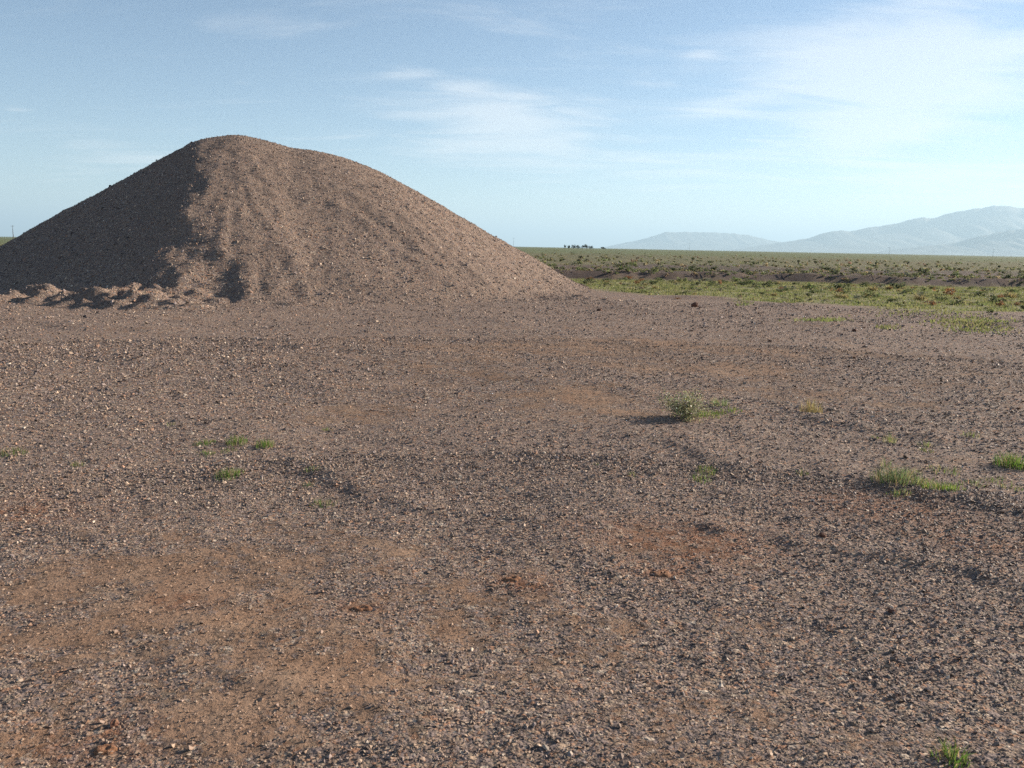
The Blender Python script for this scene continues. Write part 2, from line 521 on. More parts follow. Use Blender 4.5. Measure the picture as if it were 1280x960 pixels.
# mid-ground green film on the pad's margin
dist = np.hypot(gx, gy)
green = np.array([0.26, 0.243, 0.112]); bare = np.array([0.120, 0.086, 0.078]); olive = np.array([0.165, 0.155, 0.078]); fargr = np.array([0.135, 0.165, 0.070])
by = bank_y(gx)
t_bank = sstep(gy - by, -0.9, 0.0) * sstep(gx, -8, 2)
zone_v = lerp3(green, bare, t_bank)
t_ol = sstep(gy + 9 * fbm(gx / 8, gy / 8, 3, 95), 58, 80)
zone_v = zone_v * (1 - t_ol[:, None]) + olive * t_ol[:, None]
t_far = sstep(gy, 110, 260)
zone_v = zone_v * (1 - t_far[:, None]) + fargr * t_far[:, None]
verts = np.stack([gx, gy, gz], 1)
tri_fan = fan[:, :3]
me = make_mesh('ground', verts, quads, mat_ground, True, {'zone': zone_v, 'cover': cov_v, 'plain': plain_v, 'rust': rust_of(gx, gy), 'coarse': sstep(np.hypot(gx, gy), 5, 10)})
bm = bmesh.new(); bm.from_mesh(me); bm.verts.ensure_lookup_table()
for f in tri_fan:
    bm.faces.new([bm.verts[int(k)] for k in f[::-1]])
bmesh.ops.recalc_face_normals(bm, faces=bm.faces)
bm.to_mesh(me); bm.free()
if me.polygons[1000].normal.z < 0:
    me.flip_normals()
ground = tag(add('ground', me), 'gravel and reddish soil ground running out to a green plain', 'ground', kind='structure')

def gz_at(x, y):
    return float(terrain(np.array([x]), np.array([y]))[0])

# ------------------------------------------------------------------ mountains
def mountain(name, label, profile, dist, depth, seed, nx=260, ny=37):
    """profile: photo pixels of the skyline; built as a ridge with spurs at its own distance"""
    pts = np.array([at_depth(x, y, dist) for x, y in profile])
    xs = np.linspace(pts[0, 0], pts[-1, 0], nx)
    crest = np.interp(xs, pts[:, 0], pts[:, 2])
    crest = crest * (1 + 0.035 * fbm(xs / (depth * 0.09), xs * 0, 3, seed + 50, 0.6))
    vs = np.linspace(-1, 1, ny)
    X, V = np.meshgrid(xs, vs)
    scale = depth
    rid = 1 - np.abs(fbm(X / (scale * 0.35), V * 2.2 + X / (scale * 1.7), 4, seed))
    fall = np.clip(1 - np.abs(V) ** 0.8, 0, 1)
    Z = crest[None] * np.clip(fall * (0.62 + 0.42 * rid * (1 - fall) + 0.38 * fall ** 2), 0, 1)
    Z = np.where(np.abs(V) < 1e-6, crest[None], Z) - 12
    Y = dist + V * depth
    Xw = X * (1 + V * depth / dist * 0.0)
    v = np.stack([Xw.ravel(), Y.ravel(), Z.ravel()], 1)
    J = np.arange(nx * ny).reshape(ny, nx)
    q = np.stack([J[:-1, :-1], J[:-1, 1:], J[1:, 1:], J[1:, :-1]], -1).reshape(-1, 4)
    o = add(name, make_mesh(name, v, q, mat_mountain, True))
    return tag(o, label, 'mountain', kind='structure')
mountain('mesa', 'distant flat-topped mesa, pale blue with haze',
         [(735, 313), (770, 305), (800, 299), (818, 294), (832, 289.5), (880, 289.5), (915, 291), (935, 293), (955, 298), (985, 304), (1030, 311), (1080, 318)], 21000, 2600, 3)
mountain('mountain', 'distant mountain ridge rising in steps, pale blue with haze',
         [(900, 314), (950, 306), (985, 301), (1010, 297), (1030, 291), (1042, 287.5), (1052, 287), (1062, 289), (1085, 283.5), (1120, 279), (1140, 273), (1152, 271.5),
          (1165, 272), (1190, 265), (1215, 260.5), (1240, 257), (1255, 256.5), (1275, 259), (1300, 259), (1340, 268), (1400, 262), (1480, 285), (1600, 310), (1720, 330)], 16500, 3000, 8)
mountain('foothill', 'low hazy foothill in front of the tall mountain ridge',
         [(1075, 317), (1130, 309), (1190, 303), (1230, 293), (1262, 287), (1300, 283), (1350, 290), (1430, 300), (1520, 325)], 12500, 1500, 12)

# ------------------------------------------------------------------ gravel pile
PD = 35.5
SIL = [(-175, 376), (-120, 362), (-60, 340), (0, 310), (60, 277), (130, 238), (180, 208), (225, 184), (255, 173), (297, 168), (335, 177), (357, 184.5), (388, 187), (430, 197),
       (470, 212), (520, 242), (560, 268), (600, 292), (640, 315), (680, 339), (712, 356), (745, 369), (775, 376)]
apex = at_depth(297, 168, PD)
vdir = np.array([apex[0], apex[1]]); vdir /= np.linalg.norm(vdir)        # from the viewer to the pile
udir = np.array([vdir[1], -vdir[0]])
def pile_uz(x, y):
    d = ray(x, y)
    rel = np.array([apex[0], apex[1]])
    t = (rel @ vdir) / (d[:2] @ vdir)
    p = d[:2] * t
    return (p - rel) @ udir, EYE + d[2] * t
S = np.array([pile_uz(*p) for p in SIL])
S[:, 1] = np.maximum(S[:, 1], -0.4)
us = np.linspace(S[0, 0], S[-1, 0], 400)
sz = np.interp(us, S[:, 0], S[:, 1])
ker = np.hanning(9); ker /= ker.sum()
sz = np.convolve(np.pad(sz, 4, mode='edge'), ker, 'valid')
H = sz.max()
SL = 0.585
def T(r):      # height below the top at distance r: rounded crown, straight flank
    return H - SL * (np.sqrt(r * r + 2.6 ** 2) - 2.6)
rt = np.linspace(0, 22, 2000); ht = T(rt)
def Tinv(z):
    return np.interp(-z, -ht, rt)
wu = Tinv(sz)
iap = np.argmax(sz)
wu = np.where(np.arange(len(us)) < iap, -wu, wu)
ker = np.hanning(19); ker /= ker.sum()
wu = np.convolve(np.pad(wu, 9, mode='edge'), ker, 'valid')      # no kink in the contours below the top

FOOT = [(25, 375, 0.26, 0.8), (70, 375, 0.34, 0.9), (105, 379, 0.30, 0.7), (130, 382, 0.24, 0.7), (170, 383, 0.28, 0.8), (205, 379, 0.42, 1.0), (226, 386, 0.24, 0.6),
        (150, 377, 0.24, 0.7), (375, 382, 0.12, 0.5), (700, 373, 0.14, 0.8), (735, 374, 0.14, 0.8), (660, 377, 0.10, 0.6), (470, 386, 0.08, 0.7), (560, 383, 0.08, 0.6)]
FOOT = [(gp(x, y), a, r) for x, y, a, r in FOOT]
def pile_h(x, y):
    dx = x - apex[0]; dy = y - apex[1]
    u = dx * udir[0] + dy * udir[1]; v = dx * vdir[0] + dy * vdir[1]
    # big lazy warps keep the contours from being a clean cone
    u2 = u + 0.2 * perlin(x / 4.1, y / 4.1, 101) ; v2 = v + 0.30 * perlin(x / 6.5, y / 6.5, 202)
    v2 = np.where(v2 < 0, v2 * 0.84, v2)
    ww = np.interp(u2, us, wu)
    ph = np.arctan2(v2, ww)                        # -90 deg faces the viewer
    r = np.hypot(ww, v2)
    # flat dumped face to the left with a spur where it meets the front
    pf = math.radians(-125); half = math.radians(43)
    pl_ = np.arctan2(v2, ww + 2.2) + 0.10 * fbm(x / 2.2, y / 2.2, 2, 57)
    dphi = np.arctan2(np.sin(pl_ - pf), np.cos(pl_ - pf))
    inside = np.clip(1 - np.abs(dphi) / half, 0, 1)
    g = np.cos(np.clip(dphi, -half, half)) / math.cos(half)
    g = 1 + (g - 1) * 0.38 * sstep(r, 0.5, 4)
    r = r * g
    # spur crest
    spur = np.exp(-((np.degrees(pl_) + 82 + 7 * perlin(r / 3.0, r * 0, 55)) / 10.0) ** 2) * sstep(r, 1.5, 5) * (1 - sstep(r, 9, 13))
    h = T(r) + 0.04 * spur
    # rills running down the flanks
    arc = ph * 6.5
    k = sstep(r, 1.5, 9.0)
    rill = fbm(arc * 0.8 + 0.25 * perlin(x / 2.5, y / 2.5, 71), r * 0.10, 2, 311, 0.5)
    rill2 = np.abs(perlin(arc * 1.9 + 0.2 * perlin(x, y, 72), r * 0.13 + 5, 115)) * np.clip(0.6 + perlin(arc * 0.7, r * 0.3, 116), 0, 1.4)
    rill3 = perlin(arc * 4.5 + 0.3 * perlin(x, y, 73), r * 0.35, 118)
    h = h + k * (0.06 * rill + 0.06 * rill2 + 0.030 * rill3 - 0.04)
    h = h + 0.030 * fbm(x / 0.55, y / 0.55, 3, 120, 0.6) * sstep(r, 0.5, 3)
    # slump shelf in the shaded face
    h = h + 0.11 * np.exp(-(((u + 4.0) / 1.3) ** 2 + ((v + 6.5) / 1.3) ** 2)) * (0.6 + 0.6 * fbm(x / 0.9, y / 0.9, 2, 130))
    gr = terrain(x, y, False)
    # foot runs out softly
    z0 = h - gr
    z = 0.5 * (z0 + np.sqrt(z0 * z0 + 0.05)) - 0.06
    for p, a, rad in FOOT:
        z = np.maximum(z, 0) * 1.0 + np.where(z < 0, z, 0) + 0.7 * a * np.exp(-(((x - p[0]) / (1.3 * rad)) ** 2 + ((y - p[1]) / rad) ** 2)) * np.clip(0.8 + 0.8 * perlin(x / 0.45, y / 0.45, 140), 0.1, 2)
    return gr + z, z, r, ph
STEP = 0.095
px = np.arange(apex[0] - 20, apex[0] + 21, STEP); pyy = np.arange(apex[1] - 17.5, apex[1] + 15, STEP * 1.0)
PX, PY = np.meshgrid(px, pyy)
PZ, PA, PR, PP = pile_h(PX.ravel(), PY.ravel())
J = np.arange(PX.size).reshape(PX.shape)
q = np.stack([J[:-1, :-1], J[:-1, 1:], J[1:, 1:], J[1:, :-1]], -1).reshape(-1, 4)
keep = (PA[q].max(1) > -0.03)
q = q[keep]
used = np.unique(q)
remap = np.full(PX.size, -1); remap[used] = np.arange(len(used))
fines_v = np.clip(0.35 + 0.5 * fbm(PP.ravel() * 5, PR.ravel() * 0.2, 3, 150) + 0.6 * sstep(-PR.ravel(), -5.5, -1.0), 0, 1)
pv = np.stack([PX.ravel(), PY.ravel(), PZ], 1)[used]
me = make_mesh('gravel_pile', pv, remap[q], mat_pile, True, {'fines': fines_v[used]})
pile = tag(add('gravel_pile', me), 'tall brown gravel stockpile with rounded crown and shaded left flank', 'gravel pile')

# ------------------------------------------------------------------ loose stones (real geometry, one mesh per heap of them)
def stone_templates(k, seed):
    r = random.Random(seed)
    out = []
    while len(out) < k:
        bm = bmesh.new()
        for _ in range(8):
            v = Vector((r.gauss(0, 1), r.gauss(0, 1), r.gauss(0, 1))).normalized()
            bm.verts.new((v.x * 0.5 * r.uniform(0.8, 1.15), v.y * 0.40 * r.uniform(0.8, 1.15), v.z * 0.32 * r.uniform(0.75, 1.1)))
        res = bmesh.ops.convex_hull(bm, input=bm.verts)
        bmesh.ops.delete(bm, geom=list({e for e in res['geom_interior'] + res['geom_unused'] if isinstance(e, bmesh.types.BMVert)}), context='VERTS')
        bmesh.ops.triangulate(bm, faces=bm.faces)
        bmesh.ops.recalc_face_normals(bm, faces=bm.faces)
        bm.verts.index_update()
        V = np.array([v.co[:] for v in bm.verts]); 
        F = np.array([[v.index for v in f.verts] for f in bm.faces if f.normal.z > -0.2])
        bm.free()
        if len(F) < 5 or len(F) > 9:
            continue
        out.append((V, F))
    return out
TEMPL = stone_templates(24, 5)
STW = np.array([0.10, 0.15, 0.13, 0.13, 0.08, 0.13, 0.08, 0.08, 0.035, 0.11]); STW /= STW.sum()

def scatter_stones(pos, size, seed, sink=0.12, normals=None, dust=None):
    r = np.random.default_rng(seed)
    N = len(pos)
    ti = r.integers(0, len(TEMPL), N)
    ang = r.uniform(0, 2 * math.pi, N)
    tilt = r.normal(0, 0.25, (N, 2))
    col = np.array(STONE)[r.choice(len(STONE), N, p=STW)] * r.uniform(0.6, 1.42, (N, 1))
    if dust is not None:
        col = col * (1 - dust[:, None]) + np.array([0.37, 0.232, 0.150]) * r.uniform(0.75, 1.2, (N, 1)) * dust[:, None]
    VV, FF, CC = [], [], []
    off = 0
    for t, (V, F) in enumerate(TEMPL):
        idx = np.nonzero(ti == t)[0]
        if not len(idx):
            continue
        ca, sa = np.cos(ang[idx]), np.sin(ang[idx])
        s = size[idx]
        flat = r.uniform(0.75, 1.35, len(idx))
        x = V[None, :, 0] * s[:, None]; y = V[None, :, 1] * s[:, None]; z = V[None, :, 2] * (s * flat)[:, None]
        X = x * ca[:, None] - y * sa[:, None]; Y = x * sa[:, None] + y * ca[:, None]
        Z = z + X * tilt[idx, 0][:, None] + Y * tilt[idx, 1][:, None]
        if normals is not None:
            nn = normals[idx]
            Z = Z + (-(nn[:, :1] * X + nn[:, 1:2] * Y) / nn[:, 2:3])
        P = np.stack([X + pos[idx, 0][:, None], Y + pos[idx, 1][:, None], Z + (pos[idx, 2] + s * r.uniform(sink - 0.16, sink + 0.06, len(idx)))[:, None]], -1)
        VV.append(P.reshape(-1, 3))
        FF.append((F[None] + (np.arange(len(idx)) * len(V))[:, None, None]).reshape(-1, 3) + off)
        CC.append(np.repeat(col[idx], len(V), 0))
        off += len(idx) * len(V)
    return np.concatenate(VV), np.concatenate(FF), np.concatenate(CC)

# stones on the ground: density follows the patches of gravel; in sandy patches they are dusted with soil
def ground_scatter(N, r0, r1, seed, power, med):
    r = np.random.default_rng(seed)
    th = np.radians(r.uniform(-37, 37, N))
    u = r.uniform(0, 1, N)
    p = power
    d = (r0 ** p + u * (r1 ** p - r0 ** p)) ** (1 / p)
    x = d * np.sin(th); y = d * np.cos(th)
    c = cover_of(x, y)
    keepm = (r.uniform(0, 1, N) < 0.42 + 0.58 * sstep(c, 0.15, 0.9)) & (y < pad_edge(x) + 1.5)
    x, y, d, c = x[keepm], y[keepm], d[keepm], c[keepm]
    z = terrain(x, y)
    s = np.clip(r.lognormal(math.log(0.97), 0.43, len(x)), 0.45, 3.2) * (0.72 + 0.34 * c) * np.interp(d, [2, 5, 9, 15, 25], med)
    return np.stack([x, y, z], 1), s, 0.52 * (1 - sstep(c, 0.2, 0.8))
MED = [0.0100, 0.0118, 0.0185, 0.029, 0.042]
sets = [ground_scatter(128000, 1.8, 6.5, 1, 1.1, MED), ground_scatter(125000, 6.0, 15.0, 2, 0.9, MED), ground_scatter(42000, 14.5, 27.0, 3, 0.8, MED)]
P1 = np.concatenate([k[0] for k in sets]); s1 = np.concatenate([k[1] for k in sets]); dust = np.concatenate([k[2] for k in sets])
V1, F1, C1 = scatter_stones(P1, s1, 2, dust=dust)
print('ground stones', len(P1), 'tris', len(F1))
gravel = tag(add('gravel', make_mesh('gravel', V1, F1, mat_stone, False, {'tint': C1})),
             'loose brown and grey gravel scattered over the open ground', 'gravel', kind='stuff')

r = np.random.default_rng(4)
NS = 125000
fx = r.uniform(px[0], px[-1], NS); fy = r.uniform(pyy[0], apex[1] + 3.5, NS)
fz, fa, fr, fp = pile_h(fx, fy)
ok = (fa > 0.015) & (fr < 15.5)
fx, fy, fz = fx[ok], fy[ok], fz[ok]
e = 0.12
nx_ = -(pile_h(fx + e, fy)[0] - pile_h(fx - e, fy)[0]) / (2 * e); ny_ = -(pile_h(fx, fy + e)[0] - pile_h(fx, fy - e)[0]) / (2 * e)
nn = np.stack([nx_, ny_, np.ones_like(nx_)], 1)
ss = np.clip(r.lognormal(math.log(0.044), 0.38, len(fx)), 0.025, 0.13)
V2, F2, C2 = scatter_stones(np.stack([fx, fy, fz], 1), ss, 6, 0.10, nn)
print('pile stones', len(fx), 'tris', len(F2))
ps = add('loose_stones', make_mesh('loose_stones', V2, F2, mat_stone, False, {'tint': C2}), parent=pile)
ps['kind'] = 'stuff'

# ------------------------------------------------------------------ plants
def jitter_col(r, base, n, var=0.25):
    base = np.asarray(base)
    return np.clip(base[None] * (1 + r.normal(0, var, (n, 1))) * (1 + r.normal(0, 0.08, (n, 3))), 0.01, 0.9)

def blades(r, n, rad, h, wdt, base, lean=0.5, dry=0.0, dry_col=(0.34, 0.27, 0.13), squash=1.0):
    """n curved grass blades (3 triangles each) growing from a patch of radius rad"""
    a = r.uniform(0, 2 * math.pi, n); q = rad * r.uniform(0, 1, n) ** 0.72
    bx = q * np.cos(a); by_ = q * np.sin(a) * squash
    hh = h * r.uniform(0.45, 1.0, n) * (1 - 0.45 * (q / max(rad, 1e-6)) ** 2)
    la = a + r.normal(0, 0.9, n); ln = hh * lean * r.uniform(0.2, 1.2, n)
    lx, ly = np.cos(la) * ln, np.sin(la) * ln
    fa = r.uniform(0, math.pi, n); wx, wy = np.cos(fa) * wdt / 2 * r.uniform(.6, 1.3, n), np.sin(fa) * wdt / 2
    z0 = np.full(n, -0.01)
    v = np.stack([np.stack([bx - wx, by_ - wy, z0], 1), np.stack([bx + wx, by_ + wy, z0], 1),
                  np.stack([bx + lx * .35 - wx * .8, by_ + ly * .35 - wy * .8, hh * .6], 1), np.stack([bx + lx * .35 + wx * .8, by_ + ly * .35 + wy * .8, hh * .6], 1),
                  np.stack([bx + lx, by_ + ly, hh], 1)], 1)
    f = np.array([[0, 1, 3], [0, 3, 2], [2, 3, 4]])
    F = (f[None] + (np.arange(n) * 5)[:, None, None]).reshape(-1, 3)
    col = jitter_col(r, base, n)
    if dry > 0:
        m = r.uniform(0, 1, n) < dry
        col[m] = jitter_col(r, dry_col, int(m.sum()))
    return v.reshape(-1, 3), F, np.repeat(col, 5, 0)

def leaves(r, n, rad, h, size, base, z0=0.0, var=0.3, lumps=6, top=None):
    """n small leaf quads (2 triangles) spread through an uneven crown made of lumps"""
    lc = np.stack([r.normal(0, rad * .45, lumps), r.normal(0, rad * .45, lumps), z0 + h * r.uniform(.25, .8, lumps)], 1)
    lr = rad * r.uniform(.35, .65, lumps)
    k = r.integers(0, lumps, n)
    d = r.normal(0, 1, (n, 3)); d /= np.linalg.norm(d, axis=1)[:, None]
    rad_ = lr[k] * r.uniform(0.25, 1.0, n) ** 0.5
    c = lc[k] + d * rad_[:, None] * np.array([1, 1, h / (2 * rad) * 1.3])
    c[:, 2] = np.clip(c[:, 2], z0 + 0.01 * h, z0 + h * 1.1)
    t = r.normal(0, 1, (n, 3)); t /= np.linalg.norm(t, axis=1)[:, None]
    s = np.cross(t, r.normal(0, 1, (n, 3))); s /= np.linalg.norm(s, axis=1)[:, None]
    L = size * r.uniform(.6, 1.4, n)[:, None]
    v = np.stack([c - t * L * .5, c + s * L * .25, c + t * L * .5, c - s * L * .25], 1)
    f = np.array([[0, 1, 2], [0, 2, 3]])
    F = (f[None] + (np.arange(n) * 4)[:, None, None]).reshape(-1, 3)
    col = jitter_col(r, base, n, var)
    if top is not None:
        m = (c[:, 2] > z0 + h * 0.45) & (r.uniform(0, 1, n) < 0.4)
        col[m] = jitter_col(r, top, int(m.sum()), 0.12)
    return v.reshape(-1, 3), F, np.repeat(col, 4, 0)

def tubes(paths, rads, sides=4):
    V, F = [], []
    off = 0
    for p, rd in zip(paths, rads):
        p = np.asarray(p, float); m = len(p)
        for i in range(m):
            d = p[min(i + 1, m - 1)] - p[max(i - 1, 0)]
            d /= np.linalg.norm(d) + 1e-9
            a = np.cross(d, [0.3, 0.9, 0.1]); a /= np.linalg.norm(a); c = np.cross(d, a)
            rr_ = rd * (1 - 0.7 * i / max(m - 1, 1))
            for k in range(sides):
                t = 2 * math.pi * k / sides
                V.append(p[i] + rr_ * (math.cos(t) * a + math.sin(t) * c))
        for i in range(m - 1):
            for k in range(sides):
                q0 = off + i * sides + k; q1 = off + i * sides + (k + 1) % sides
                F.append([q0, q1, q1 + sides]); F.append([q0, q1 + sides, q0 + sides])
        off += m * sides
    return np.array(V), np.array(F)

def join(parts):
    V, F, Cc = [], [], []; off = 0
    for v, f, c in parts:
        V.append(v); F.append(f + off); Cc.append(c); off += len(v)
    return np.concatenate(V), np.concatenate(F), np.concatenate(Cc)

GRASS = (0.115, 0.185, 0.035); GREY = (0.17, 0.185, 0.105)

# --- foreground weeds
def weed_tuft(px_x, px_y, wpx, hpx, n, label, group=None, base=GRASS, lean=0.65, dry=0.22, name='grass_tuft', cat='grass tuft', squash=1.0, wid=None):
    p = gp(px_x, px_y)
    d = math.hypot(p[0], p[1], EYE)
    r = np.random.default_rng(int(px_x * 7 + px_y))
    mp = d / FPX
    v, f, c = blades(r, n, wpx * mp / 2, hpx * mp * 0.92, wid or max(0.0028, 0.55 * mp), base, lean, dry, squash=squash)
    v[:, 2] += terrain(v[:, 0] + p[0], v[:, 1] + p[1]) - gz_at(*p)
    o = add(name, make_mesh(name, v, f, mat_leaf, False, {'tint': c}), (p[0], p[1], gz_at(*p)))
    return tag(o, label, cat, group)

L1 = 'small green grass tuft among grey gravel, part of a loose cluster of tufts'
for t in ((256, 555, 26, 8, 90), (258, 566, 22, 7, 60), (296, 554, 26, 13, 130), (331, 556, 24, 13, 150), (285, 562, 22, 6, 50)):
    weed_tuft(*t, L1, 'loose cluster of small green tufts', squash=1.2)
weed_tuft(286, 592, 34, 13, 190, 'bushy green grass tuft casting a short shadow, below the loose tuft cluster', squash=1.2)
L2 = 'thin pale green sprig beside the dense dark gravel patch'
for t in ((390, 587, 20, 9, 40), (386, 602, 18, 7, 26), (403, 628, 34, 12, 75)):
    weed_tuft(*t, L2, 'thin sprigs beside dark gravel', base=(0.13, 0.18, 0.05))
L3 = 'tiny isolated green sprout in open gravel'
for t in ((98, 581, 16, 9, 40), (14, 567, 34, 11, 80), (408, 536, 16, 6, 30), (213, 533, 14, 8, 14), (790, 597, 14, 7, 22), (1003, 592, 14, 9, 26), (745, 583, 10, 6, 12)):
    weed_tuft(*t, L3, 'tiny isolated sprouts', base=(0.13, 0.17, 0.045))
L4 = 'small bright green weed below the pale shrub, on grey gravel'
for t in ((884, 590, 28, 10, 120), (876, 599, 24, 9, 80)):
    weed_tuft(*t, L4, 'bright weeds below the shrub', squash=1.5)
weed_tuft(1014, 514, 26, 24, 150, 'upright straw-yellow dry weed tuft on a low gravel rise', base=(0.25, 0.20, 0.075), lean=0.35, dry=0.5, name='dry_weed', cat='weed', squash=0.9)
L5 = 'sparse yellow-green weed sprig growing through dark gravel'
for t in ((1113, 552, 18, 16, 34), (1157, 556, 18, 8, 36), (1158, 563, 16, 7, 30), (1214, 545, 22, 9, 40), (1095, 548, 12, 8, 14)):
    weed_tuft(*t, L5, 'sparse weed sprigs in dark gravel', base=(0.16, 0.20, 0.055))
weed_tuft(1266, 582, 40, 20, 300, 'dense bright green grass clump standing alone in dark gravel', squash=1.0)
weed_tuft(1120, 604, 54, 26, 330, 'greyish green feathery weed at the head of a straggling weed patch', base=(0.105, 0.15, 0.06), lean=0.8, name='weed', cat='weed')
weed_tuft(1178, 615, 46, 13, 240, 'vivid green low grass at the tail of a straggling weed patch', base=(0.13, 0.21, 0.03))
L6 = 'small pale tuft in the straggling weed patch'
for t in ((1125, 618, 30, 9, 80), (1150, 604, 40, 12, 90), (1178, 588, 44, 9, 70), (1215, 608, 34, 10, 50), (1245, 603, 34, 8, 40), (1138, 590, 30, 10, 40), (1108, 582, 18, 14, 30), (1262, 612, 26, 9, 36)):
    weed_tuft(*t, L6, 'straggling weed patch', base=(0.13, 0.18, 0.05))
weed_tuft(1188, 952, 34, 24, 80, 'lone thin green sprout in coarse foreground gravel', lean=0.9, wid=0.004)
L7 = 'bright low green creeper at the foot of the pale shrub'
for t in ((882, 520, 52, 8, 220), (912, 517, 30, 7, 80)):
    weed_tuft(*t, L7, 'green creepers at the shrub foot', base=(0.14, 0.215, 0.03), name='creeper', cat='weed', lean=1.0)
weed_tuft(899, 508, 24, 15, 90, 'rounded grey-green weed just behind the bright creeper', base=(0.15, 0.21, 0.08), name='weed', cat='weed')

# the pale shrub with its shadow
p = gp(856, 524)
r = np.random.default_rng(77)
d = math.hypot(p[0], p[1], EYE); mp = d / FPX
root = bpy.data.objects.new('shrub', None); C.objects.link(root)
root.location = (p[0], p[1], gz_at(*p))
tag(root, 'pale grey-green flowering shrub casting a long shadow on gravel', 'shrub')
paths, rads, tips = [], [], []
for k in range(34):
    a = r.uniform(0, 2 * math.pi); el = r.uniform(0.12, 1.5); L = r.uniform(.6, 1.0) * 47 * mp
    end = np.array([math.cos(a) * math.cos(el) * L * 1.0, math.sin(a) * math.cos(el) * L * 1.0, math.sin(el) * L * 0.92])
    mid = end * .5 + np.array([r.normal(0, .012), r.normal(0, .012), .015])
    paths.append([np.array([0, 0, -.01]) + r.normal(0, .012, 3) * [1, 1, 0], mid, end]); rads.append(.0035); tips.append(end)
    for _ in range(2):
        e2 = mid + (end - mid) * r.uniform(.3, .7) + r.normal(0, .045, 3); e2[2] = abs(e2[2])
        paths.append([mid, (mid + e2) / 2 + r.normal(0, .006, 3), e2]); rads.append(.0022); tips.append(e2)
v, f = tubes(paths, rads, 3)
add('stems', make_mesh('stems', v, f, mat_twig), parent=root)
tips = np.array(tips)
def leaf_cloud(r, centers, spread, n, size, base, var=.25):
    c = centers[r.integers(0, len(centers), n)] * r.uniform(.45, 1.02, (n, 1)) + r.normal(0, spread, (n, 3))
    c[:, 2] = np.abs(c[:, 2])
    t = r.normal(0, 1, (n, 3)); t /= np.linalg.norm(t, axis=1)[:, None]
    s = np.cross(t, r.normal(0, 1, (n, 3))); s /= np.linalg.norm(s, axis=1)[:, None]
    L = size * r.uniform(.6, 1.4, n)[:, None]
    v = np.stack([c - t * L * .5, c + s * L * .3, c + t * L * .5, c - s * L * .3], 1).reshape(-1, 3)
    F = (np.array([[0, 1, 2], [0, 2, 3]])[None] + (np.arange(n) * 4)[:, None, None]).reshape(-1, 3)
    return v, F, np.repeat(jitter_col(r, base, n, var), 4, 0)
v, f, c = leaf_cloud(r, tips, .022, 2600, .019, (0.235, 0.235, 0.125))
add('foliage', make_mesh('foliage', v, f, mat_leaf, False, {'tint': c}), parent=root)
v, f, c = leaf_cloud(r, tips[tips[:, 2] > .08] if (tips[:, 2] > .08).any() else tips, .012, 420, .014, (0.62, 0.56, 0.47), .12)
fl = add('flowers', make_mesh('flowers', v, f, mat_leaf, False, {'tint': c}), parent=root)
fl['kind'] = 'stuff'

# --- single rocks and the rusty scrapes
def rock(px_x, px_y, wpx, hpx, label, seed, m=mat_rock, name='rock'):
    p = gp(px_x, px_y); mp = math.hypot(p[0], p[1], EYE) / FPX
    r = random.Random(seed)
    bm = bmesh.new()
    bmesh.ops.create_icosphere(bm, subdivisions=2, radius=0.5)
    for v in bm.verts:
        k = 1 + 0.28 * perlin(np.array([v.co.x * 2.3 + seed]), np.array([v.co.y * 2.3 + v.co.z * 1.7]), seed)[0] + r.uniform(-.07, .07)
        v.co = Vector((v.co.x * wpx * mp * k, v.co.y * wpx * mp * .8 * k, v.co.z * hpx * mp * 1.5 * k + hpx * mp * .3))
    me = bpy.data.meshes.new(name); bm.to_mesh(me); bm.free(); me.materials.append(m)
    return tag(add(name, me, (p[0], p[1], gz_at(*p)), r.uniform(0, 6)), label, 'rock')
rock(868, 384, 10, 6, 'lone dark rock standing on the far gravel pad below the green strip', 3)
rock(749, 388, 7, 3, 'flat dark stone near the right foot of the stockpile', 5)
rock(1068, 416, 6, 3, 'small dark stone on smooth gravel near the pale green patches', 6)
rock(143, 903, 11, 7, 'reddish brown rock casting a short shadow on sandy soil', 7)
rock(1115, 766, 9, 4, 'small dark brown stone alone in coarse gravel', 9)
rock(1028, 672, 9, 5, 'dark clod on the ridge of dark gravel', 10)

def scrape(px_x, px_y, wpx, hpx, label, seed):
    p = gp(px_x, px_y); mp = math.hypot(p[0], p[1], EYE) / FPX
    n_r, n_a = 9, 28
    rad = wpx * mp / 2; rady = rad * max(.5, hpx / wpx * 2.0)
    V, F = [], []
    for i in range(n_r):
        for k in range(n_a):
            a = 2 * math.pi * k / n_a; q = (i / (n_r - 1)) * (1 + .35 * perlin(np.array([math.cos(a) * 1.6 + seed]), np.array([math.sin(a) * 1.6]), seed)[0])
            x, y = q * rad * math.cos(a), q * rady * math.sin(a)
            t = i / (n_r - 1)
            bumpz = .006 * math.exp(-((t - .5) / .3) ** 2) + .010 * float(perlin(np.array([x * 40]), np.array([y * 40]), seed)[0]) * (1 - t) + .006 - .016 * t ** 3
            V.append((x, y, bumpz + gz_at(p[0] + x, p[1] + y) - gz_at(*p)))
    for i in range(n_r - 1):
        for k in range(n_a):
            F.append([i * n_a + k, i * n_a + (k + 1) % n_a, (i + 1) * n_a + (k + 1) % n_a, (i + 1) * n_a + k])
    me = make_mesh('soil_scrape', np.array(V), np.array(F), mat_dirt, True)
    if me.polygons[40].normal.z < 0: me.flip_normals()
    return tag(add('soil_scrape', me, (p[0], p[1], gz_at(*p))), label, 'soil clod')
scrape(452, 762, 30, 12, 'orange clod of dug soil on brown gravel, with small dark pits', 3)
scrape(640, 728, 28, 8, 'small orange streak of bare soil in grey-brown gravel', 4)
scrape(826, 719, 34, 12, 'red-orange patch of turned soil beside a rusty stain', 5)
scrape(130, 934, 30, 12, 'faint orange soil patch next to the reddish brown rock', 6)

